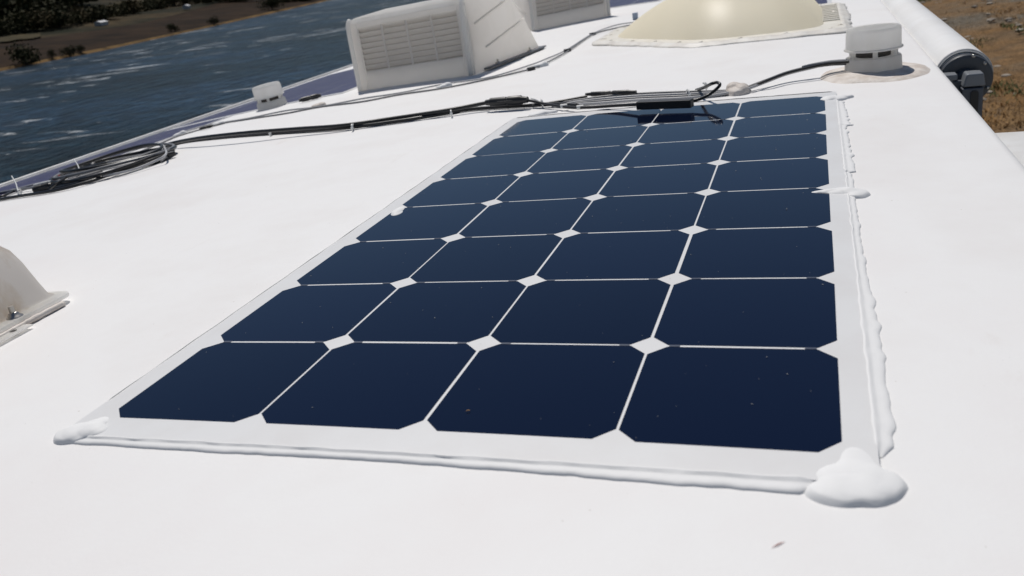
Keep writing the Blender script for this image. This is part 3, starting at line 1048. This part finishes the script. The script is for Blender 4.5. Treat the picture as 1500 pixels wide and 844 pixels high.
link_bm('metal_strap', bm, VENT, cv, bevel=.0006)
for y in (-.092, -.135):
    bm = bmesh.new(); add_lathe(bm, [(0, .0046), (.0035, .0046)], 14, Matrix.Translation((.007, y, 0))); link_bm('strap_hole', bm, DARK, cv)
bm = bmesh.new()
add_tube(bm, catmull([(.001, -.02, .003), (.001, -.06, .0035), (.001, -.10, .003), (.001, -.28, .003)], 12), lambda t: .0032 + .0006 * noise.noise((t * 14, 1, 2)), 8)
link_bm('stained_sealant', bm, OLDPASTE, cv, smooth=True)

# ------------------------------------------------------------------ awning
AYE, ACX, ACZ, AR = 1.28, .738, -.034, .047
aw = thing('awning', 'rolled white awning with dark grey end cap and arm along the right roof edge', 'awning', (ACX, AYE, ACZ), math.atan(.011))
bm = bmesh.new()
Mz = Matrix.Rotation(RAD(-90), 4, 'X')      # lathe z axis -> +y
add_lathe(bm, [(AR - .004, 0), (AR, .002), (AR, 1.2), (AR + .001, 1.9), (AR - .001, 2.8), (AR, 5.2), (0, 5.2)], 64, Mz)
link_bm('fabric_roll', bm, FABR, aw, smooth='auto')
bm = bmesh.new()
for k in range(5):
    r = AR - .0022 - k * .0032
    add_lathe(bm, [(r, -.001 + .0004 * k), (r + .0011, -.003), (r + .0022, -.001)], 56, Mz)
link_bm('fabric_edge', bm, FABR, aw, smooth=True)
bm = bmesh.new()
add_lathe(bm, [(AR - .0035, .004), (AR - .0035, -.012), (AR - .005, -.016), (AR - .010, -.018), (.020, -.016), (.019, -.026), (.016, -.028), (0, -.028)], 48, Matrix.Translation((.002, 0, -.004)) @ Mz)
link_bm('end_cap', bm, CAP, aw, smooth='auto')
bm = bmesh.new()
add_prism(bm, [(-.014, -.010), (.022, -.010), (.018, .012), (-.008, .012)], -.030, .030)
for v in bm.verts: v.co = Vector((v.co.x + .004, -.045 + v.co.z * .6, v.co.y + .002))
link_bm('arm_head', bm, BRKT, aw, bevel=.003)
bm = bmesh.new()
add_box(bm, (.006, -.053, -.135), (.033, .022, .25))
link_bm('arm', bm, BRKD, aw, bevel=.002)
bm = bmesh.new(); add_prism(bm, [tuple(p) for p in rounded([(-.006, -.028), (.006, -.028), (.006, .020), (-.006, .020)], .006, 6)], 0, .002)
for v in bm.verts: v.co = Vector((v.co.x + .009, -.0645 - v.co.z, v.co.y - .034))
link_bm('arm_slot', bm, LBLK, aw)
bm = bmesh.new(); add_box(bm, (-.030, -.036, .008), (.028, .030, .010)); add_box(bm, (-.030, -.030, -.012), (.018, .020, .030)); link_bm('bracket', bm, BRKT, aw, bevel=.002)
bm = bmesh.new(); add_box(bm, (-.020, -.030, -.06), (.030, .02, .12)); link_bm('bracket_plate', bm, BRKD, aw, bevel=.002)
for x, z in ((.030, .022), (.036, -.020), (.012, .036)):
    bm = bmesh.new(); add_lathe(bm, [(0, .0195), (.0028, .0205), (.003, .015)], 10, Matrix.Translation((x, 0, z)) @ Matrix.Rotation(RAD(90), 4, 'X')); link_bm('screw', bm, STEEL, aw, smooth=True)

# ------------------------------------------------------------------ cables
def cable(name, label, pts, r, M, cat='cable', group=None, n=10, parts=None, seg=8):
    bm = bmesh.new()
    add_tube(bm, catmull(pts, n), r, seg)
    o = link_bm(name, bm, M, parts, smooth='auto', angle=60)
    if parts is None: tag(o, label, cat, group)
    return o
CG = 'cables running over the roof'
def TL(lst): return [L(x, y, h) for x, y, h in lst]
# black power leads from the coil to the connectors at the panel head
cable('power_cable', 'upper thick black cable from the coil to the big black inline connector', TL([(236, 214, .012), (262, 207.5, .016), (300, 201, .021), (360, 194.5, .021), (430, 189, .016), (500, 184, .012), (575, 173.5, .010), (646, 163, .012), (690, 155, .014), (714, 150.5, .016)]), .0038, BLACK, group=CG)
cable('power_cable', 'lower thick black cable running beside the upper one from the coil to the panel head', TL([(240, 217, .004), (268, 209, .0035), (320, 202, .004), (400, 195, .0045), (500, 188, .005), (580, 178, .005), (640, 168.5, .005), (690, 160, .0045), (770, 155, .005), (812, 153, .006), (846, 154.5, .006)]), .0038, BLACK, group=CG)
cable('power_cable', 'black cable from the big inline connector along to the box over the panel edge', TL([(772, 147, .014), (786, 149.5, .012), (800, 152.5, .009), (830, 157.0, .007), (860, 157.5, .008), (900, 155, .010), (938, 153, .014)]), .0028, BLACK, group=CG)
cable('power_cable', 'black cable rising to the slim second connector behind the panel head', TL([(780, 155.5, .005), (800, 152, .007), (830, 147, .009), (860, 141.5, .012)]), .0028, BLACK, group=CG)
cable('power_cable', 'short black cable curling up in a hook from the right end of the cable box', TL([(1010, 148.5, .014), (1024, 145.5, .016), (1038, 139, .020), (1050, 130, .028), (1054.5, 124, .034), (1050, 121, .036), (1042, 123, .034), (1032, 128, .024), (1020, 132, .008)]), .0027, BLACK, group=CG)
for k, (dy, h, M, lab) in enumerate([(0, .010, GREYC, 'topmost grey cable between the slim connector and the sealed roof entry'), (3.2, .008, PALEC, 'pale grey cable in the middle of the bundle left of the roof entry'), (6.2, .006, GREYC, 'lower dark grey cable in the bundle left of the roof entry'), (9.0, .0045, PALEC, 'lowest pale grey cable passing behind the cable box')]):
    cable('grey_cable', lab, TL([(808 + 14 * k, 153 + 1.2 * k, .004), (846, 147 + dy * .7, h * .8), (886, 141.5 + dy, h), (935, 137.5 + dy, h), (1000, 134.8 + dy, h), (1040, 134 + dy * .7, h * .8), (1070, 133 + dy * .3, .005)]), .0024, M, group=CG)
for k, (dy, h, M, lab) in enumerate([(0, 0, GREYC, 'upper grey cable lifting from the roof entry to the right vent'), (2.6, -.002, PALEC, 'lower pale grey cable lifting from the roof entry to the right vent'), (1.2, .002, BLACK, 'dark cable between the two grey ones climbing to the right vent')]):
    cable('grey_cable', lab, TL([(1083, 133 + dy * .3, .004), (1100, 126 + dy, .008), (1125, 116.5 + dy, .012 + h), (1153, 106 + dy, .016 + h), (1187, 97.5 + dy, .020 + h), (1215, 92.5 + dy * .5, .022 + h), (1244, 90.5 + dy * .3, .022 + h)]), .0023, M, group=CG)
cable('cable_sleeve', 'dark sleeve round the cables where they meet the right vent', TL([(1176, 99.8, .020), (1192, 96.3, .021), (1216, 92.6, .0225), (1240, 91, .0225)]), lambda t: .0042 + .0012 * t, BRKD, 'cable sleeve')
bm = bmesh.new()
c = T(1080, 137)
add_blob(bm, [(0, 0, .021, .024, .014, .1), (-.008, .006, .014, .014, .015, .3), (.010, -.004, .012, .012, .012, .2), (.012, .010, .010, .010, .012, 0)], c, seed=4, rough=.2, nr=18)
tag(link_bm('cable_seal', bm, OLDPASTE, smooth=True), 'lump of aged sealant over the cable entry in the roof', 'sealant')

# black box at the panel head and inline connectors
def along(a, b):
    d = (b - a); l = d.length; return (a + b) / 2, l, d.to_track_quat('X', 'Z').to_matrix()
a, b = L(934.5, 154.2, .0150), L(1014, 151.2, .0150)
c, l, Rm = along(a, b)
bm = bmesh.new(); add_box(bm, c, (l, .016, .013), Rm)
tag(link_bm('cable_box', bm, LBLK, bevel=.0012), 'long black rectangular cable box hanging just above the far edge of the large panel', 'cable box')
def connector(label, pa, pb, r, kind=0):
    a, b = L(*pa), L(*pb)
    c, l, Rm = along(a, b)
    t = thing('cable_connector', label, 'connector', c, 0, 'black inline cable connectors')
    t.rotation_euler = Rm.to_euler()
    MX = Matrix.Rotation(RAD(90), 4, 'Y')
    bm = bmesh.new()
    add_lathe(bm, [(0, -l * .5), (r * .62, -l * .5), (r * .7, -l * .40), (r * .95, -l * .38), (r, -l * .1), (r * .95, 0), (r * .8, .001), (r * .8, l * .04)], 20, MX)
    link_bm('socket_half', bm, LBLK, t, smooth='auto')
    bm = bmesh.new()
    add_lathe(bm, [(r * .78, l * .03), (r * 1.02, l * .05), (r * 1.05, l * .34), (r * .8, l * .38), (r * .66, l * .5), (0, l * .5)], 20, MX)
    link_bm('plug_half', bm, LBLK, t, smooth='auto')
    bm = bmesh.new()
    for s in (-1, 1): add_box(bm, (.0, s * r * .98, 0), (l * .36, r * .28, r * .55))
    link_bm('latch', bm, LBLK, t, bevel=.0008)
    return t
connector('big black inline connector lying on the cables just left of the panel head', (712, 150.5, .018), (773, 146.0, .018), .0088)
connector('slim black two part connector behind the cable box', (858, 138.5, .014), (932, 134.8, .014), .0046)
connector('small black connector at the front edge of the violet panel behind the left vent', (438, 147.5, .010), (470, 139.5, .010), .007)
connector('black connector with a white label at the left end of the coiled cable', (48, 279, .010), (76, 271.5, .010), .0085)
connector('tiny dark connector on the thin wires left of the small vent', (292, 189, .007), (312, 184, .007), .004)

# coil of cable
bm = bmesh.new()
CC = T(170, 247); CR = .125
zc = lambda x: zroof(x)
def loop(cx, cy, rx, ry, rot, h0, ph, wob):
    pts = []
    for k in range(48):
        a = 2 * math.pi * k / 48 + ph
        wv = 1 + .09 * noise.noise((math.cos(a) * 1.3 + h0 * 300, math.sin(a) * 1.3, ph))
        x, y = rx * math.cos(a) * wv, ry * math.sin(a) * wv
        X = cx + x * math.cos(rot) - y * math.sin(rot); Y = cy + x * math.sin(rot) + y * math.cos(rot)
        pts.append(Vector((X, Y, zroof(X) + h0 + wob * math.sin(2 * a + ph))))
    return pts
coil = thing('cable_coil', 'coil of black and grey cable lying on the roof before the narrow violet panel', 'cable coil', CC)
rnd = random.Random(5)
ca, cb = T(76, 276), T(254, 224)
cmid = (ca + cb) / 2; rot0 = math.atan2(cb.y - ca.y, cb.x - ca.x); rl = (cb - ca).to_2d().length / 2
for k in range(7):
    f = (1, .985, 1.01, .96, .80, .68, .9)[k]
    pts = loop(cmid.x - CC.x * 0 + rnd.gauss(0, .006), cmid.y + rnd.gauss(0, .006), rl * f, .155 * f * rnd.uniform(.9, 1.06), rot0 + rnd.gauss(0, .06), .004 + .0055 * (k % 5), rnd.uniform(0, 6), .003)
    bm = bmesh.new(); add_tube(bm, [p - CC for p in pts], .0033 if k < 5 else .0024, 8, closed=True)
    link_bm('loop', bm, BLACK if k not in (3, 6) else GREYC, coil, smooth='auto')
bm = bmesh.new()
for px_, py_, rr_ in [(246, 219, .011), (240, 223, .010), (250, 226, .009)]:
    p = L(px_, py_, .010) - CC
    add_box(bm, p, (.020, .014, .011), Matrix.Rotation(rnd.uniform(-.5, .5) + rot0, 3, 'Z'))
link_bm('tape_wrap', bm, BLACK, coil, bevel=.004)
bm = bmesh.new()
add_tube(bm, [p - CC for p in catmull(TL([(128, 262, .010), (150, 258, .009), (190, 250, .008), (225, 237, .012), (243, 226, .018), (240, 214, .020)]), 8)], .0024, 8)
link_bm('stray_strand', bm, PALEC, coil, smooth='auto')
bm = bmesh.new()
add_tube(bm, [p - CC for p in catmull(TL([(72, 277, .008), (84, 268, .016), (110, 254, .020), (150, 240, .024), (196, 232, .018), (236, 224, .012)]), 8)], .0026, 8)
link_bm('stray_strand', bm, BLACK, coil, smooth='auto')
bm = bmesh.new()
add_tube(bm, [p - CC for p in catmull(TL([(140, 246, .012), (170, 236, .026), (205, 228, .022), (232, 220, .016), (250, 224, .010), (236, 236, .005)]), 8)], .0022, 8)
link_bm('stray_strand', bm, GREYC, coil, smooth='auto')
cable('tail_cable', 'black cable tail leaving the coil past the left border', TL([(205, 236, .008), (160, 256, .007), (110, 272, .006), (70, 281, .005), (30, 287, .005), (-30, 297, .004), (-90, 304, .004)]), .0034, BLACK, group=CG)
cable('tail_cable', 'grey cable tail lying beside the black one at the left border', TL([(150, 250, .008), (110, 262, .007), (75, 271, .007), (20, 279, .007), (-40, 290, .004)]), .0030, GREYC, group=CG)
cable('tail_cable', 'thin pale cable along the violet strip left of the coil', TL([(236, 226, .004), (190, 240, .006), (120, 256, .008), (60, 268, .006), (0, 283, .004), (-60, 297, .003)]), .0022, PALEC, group=CG)
cable('lead_cable', 'black cable lying from the coil towards the front left of the roof edge', TL([(20, 281, .004), (0, 289, .004), (-30, 293, .004)]), .004, BLACK, group=CG)
a, b = L(76, 262, .014), L(88, 259, .014)
c, l, Rm = along(a, b)
bm = bmesh.new(); add_box(bm, c, (l, .010, .009), Rm); tag(link_bm('cable_marker', bm, RED, bevel=.0015), 'small red plastic cable marker at the left end of the coil', 'cable marker')
a, b = L(50, 271.5, .018), L(74, 266, .018)
c, l, Rm = along(a, b)
bm = bmesh.new(); add_box(bm, c, (l, .006, .004), Rm); tag(link_bm('cable_label', bm, LABELW, bevel=.0008), 'white label strip on the black connector left of the coil', 'label')
a, b = L(101, 254, .012), L(138, 241, .012)
bm = bmesh.new(); add_tube(bm, catmull([a, a.lerp(b, .3) + Vector((0, 0, .004)), a.lerp(b, .7), b], 8), lambda t: .0072 + .002 * math.sin(t * 19), 10)
tag(link_bm('cable_splice', bm, GREYC, smooth='auto'), 'lumpy grey wrapped splice on the coil under the upright white tie', 'cable splice')

# thin grey wires past the small vent to the skylight
WG = 'thin grey wires along the louvred covers'
w_pts = [(30, 279, .003), (110, 256, .003), (180, 232, .003), (240, 208, .003), (262, 199, .004), (300, 188, .004), (330, 180, .004), (365, 174.5, .003), (420, 166, .003), (470, 156.5, .003), (530, 149, .003), (586, 138.5, .003), (650, 129, .003), (717, 115.5, .003), (776, 101.5, .004), (800, 92, .004), (830, 76, .004), (868, 51, .004), (903, 41, .004), (942, 33.5, .003)]
cable('grey_wire', 'nearer thin grey wire passing in front of the near louvred cover to the skylight', TL(w_pts), .0021, GREYC, group=WG)
w2_pts = [(x, y - (4.2 if 560 < x < 860 else 2.5) - 2 * math.sin(x * .05), h) for x, y, h in w_pts if x > 250]
cable('grey_wire', 'farther thin grey wire running beside the nearer one to the skylight', TL(w2_pts), .0019, PALEC, group=WG)
for i, (x, y, lab) in enumerate([(264, 199, 'small lump of white sealant on the wires right of the coil'), (320, 184, 'small lump of white sealant on the wires left of the small vent'), (651, 129, 'white sealant dab on the wires under the near louvred cover'), (792, 98, 'white sealant dab on the wires at the right of the near louvred cover'), (467, 157, 'grey sealant dab on the wires right of the small vent')]):
    c = T(x, y)
    bm = bmesh.new(); add_blob(bm, [(0, 0, .022, .013, .010, .5), (.010, .004, .010, .010, .009, 0)], c, seed=20 + i, rough=.25, nr=10, na=36)
    tag(link_bm('sealant_dab', bm, PASTE if i != 4 else OLDPASTE, smooth=True), lab, 'sealant')
for i, (x, y, lab) in enumerate([(778, 101, 'black clip on the wires at the foot of the near louvred cover'), (831, 74, 'black clip on the wires half way to the skylight'), (868, 50, 'black clip on the wires just left of the skylight'), (666, 163.5, 'small dark clip under the black cables by the panel corner')]):
    p = L(x, y, .004)
    bm = bmesh.new(); add_box(bm, p, (.020, .012, .009), Matrix.Rotation(.9, 3, 'Z'))
    tag(link_bm('cable_clip', bm, LBLK, bevel=.002), lab, 'cable clip', 'black cable clips')
p = T(931, 29, .012)
bm = bmesh.new(); add_box(bm, p, (.018, .018, .024)); tag(link_bm('wire_cap', bm, BLUEP, bevel=.002), 'small blue grey plug standing by the wires left of the skylight', 'plug')

# zip ties
def tie(label, base, tip, wrap_r=.0072, ax=None):
    """band round the cable and a free end from base to tip"""
    A_, B_ = L(*base), L(*tip)
    t = thing('zip_tie', label, 'zip tie', A_, 0, 'white nylon zip ties on the cables')
    d = ax or Vector((.92, .38, 0))
    bm = bmesh.new()
    u = Vector((-d.y, d.x, 0)).normalized(); v = Vector((0, 0, 1))
    add_tube(bm, [u * wrap_r * math.cos(a) + v * wrap_r * .8 * math.sin(a) for a in [2 * math.pi * k / 16 for k in range(16)]], .0014, 6, closed=True)
    link_bm('band', bm, TIE, t, smooth='auto')
    bm = bmesh.new(); add_box(bm, (u * -wrap_r), (.0042, .0042, .004)); link_bm('head', bm, TIE, t, bevel=.0006)
    if (B_ - A_).length > .012:
        bm = bmesh.new(); add_tube(bm, catmull([u * -wrap_r, (B_ - A_) * .5 + Vector((.001, 0, .001)), B_ - A_], 4), .00125, 6)
        link_bm('tail', bm, TIE, t, smooth='auto')
    return t
tie('white zip tie standing upright at the left border of the roof', (29, 281, .006), (17, 258, .03))
tie('white zip tie sticking up from the left part of the coil', (120, 254, .012), (108, 233, .036))
tie('white zip tie round the right end of the coil', (240, 218, .012), (243, 210, .02), .011)
tie('white zip tie on the black cables below the small left vent', (396, 195, .007), (399, 190, .012))
tie('white zip tie on the black cables below the near louvred cover', (516, 186.5, .008), (517, 180, .013))
tie('white zip tie on the black cables left of the big connector', (661, 166, .008), (661, 159, .018))
tie('white zip tie just right of the big connector', (794, 151, .009), (778, 144.5, .016), .009)
tie('white zip tie round the grey cables near the cable box', (1008, 138, .008), (1008, 132, .016), .010)
tie('white zip tie at the hooked black cable', (1034, 126, .014), (1030, 122, .022))
for x, y, lab in [(826, 155.5, 'white paper tag on the black cable left of the cable box, nearer the big connector'), (850, 157.2, 'white paper tag on the black cable left of the cable box, nearer the box')]:
    p = L(x, y, .008)
    bm = bmesh.new(); add_tube(bm, [p + Vector((-.006, -.001, 0)), p + Vector((.006, .001, 0))], .0040, 10)
    tag(link_bm('cable_tag', bm, LABELW, smooth='auto'), lab, 'cable tag')

# ------------------------------------------------------------------ small debris
rnd = random.Random(21)
FLECK = mat('pale_dust', (.40, .39, .37), .8)
bm = bmesh.new()
for _ in range(150):
    x, y = rnd.uniform(.01, .5), rnd.uniform(.01, .95) ** 1.25
    z = zroof(x) + ZP + .0007
    s = rnd.choice([.0002, .00025, .0003, .00045]) * (1 + .7 * y)
    a = rnd.uniform(0, 3.14)
    ex = rnd.uniform(1, 2.2)
    p = [Vector((math.cos(a + k * math.pi / 2) * s * (ex if k % 2 == 0 else .7), math.sin(a + k * math.pi / 2) * s * (ex if k % 2 == 0 else .7), 0)) for k in range(4)]
    top = bm.verts.new((x, y, z + s * .7))
    q = [bm.verts.new(Vector((x, y, z)) + v) for v in p]
    for k in range(4): bm.faces.new((q[k], q[(k + 1) % 4], top))
tag(link_bm('dust', bm, FLECK, recalc=False), 'pale dust specks on the dark cells of the large panel', 'dust', None, 'stuff')
HUSK = mat('seed_husk', (.52, .30, .12), .8)
for i, (x, y, l, lab) in enumerate([(687, 610, .0035, 'tiny tan seed husk on the near row of the large panel'), (1140, 799, .008, 'tiny reddish seed husk on the white roof in front of the large panel')]):
    p = T(x, y, ZP + .0008 if i != 1 else .0003)
    bm = bmesh.new()
    a = rnd.uniform(0, 1)
    d = Vector((math.cos(a), math.sin(a), 0)) * l
    add_tube(bm, catmull([p - d * .5, p + Vector((0, 0, .0005)), p + d * .5], 4), lambda t: .00032 * math.sin(math.pi * min(max(t, .08), .92)), 6)
    tag(link_bm('seed_husk', bm, HUSK if i != 1 else mat('red_husk', (.42, .20, .18), .8), smooth=True), lab, 'seed husk')

# pieces of a part go one level deeper (parts carry no transform of their own, so the local frame stays)
def deeper(child, part):
    for o in [o for o in bpy.data.objects if o.name.split('.')[0] == child and o.parent and o.parent.type == 'EMPTY']:
        c = [q for q in o.parent.children if q.name.split('.')[0] == part]
        if c: o.parent = c[-1]
for a_, b_ in (('arm_slot', 'arm'), ('strap_hole', 'metal_strap'), ('slat', 'front_frame'), ('mullion', 'front_frame'), ('flange_rib', 'flange'), ('post', 'base_ring'), ('fabric_edge', 'fabric_roll')):
    deeper(a_, b_)
for o in [o for o in bpy.data.objects if o.name.split('.')[0] == 'screw' and o.parent and o.parent.type == 'EMPTY']:
    c = [q for q in o.parent.children if q.name.split('.')[0] in ('base_flange', 'end_cap', 'flange')]
    if c: o.parent = c[0]
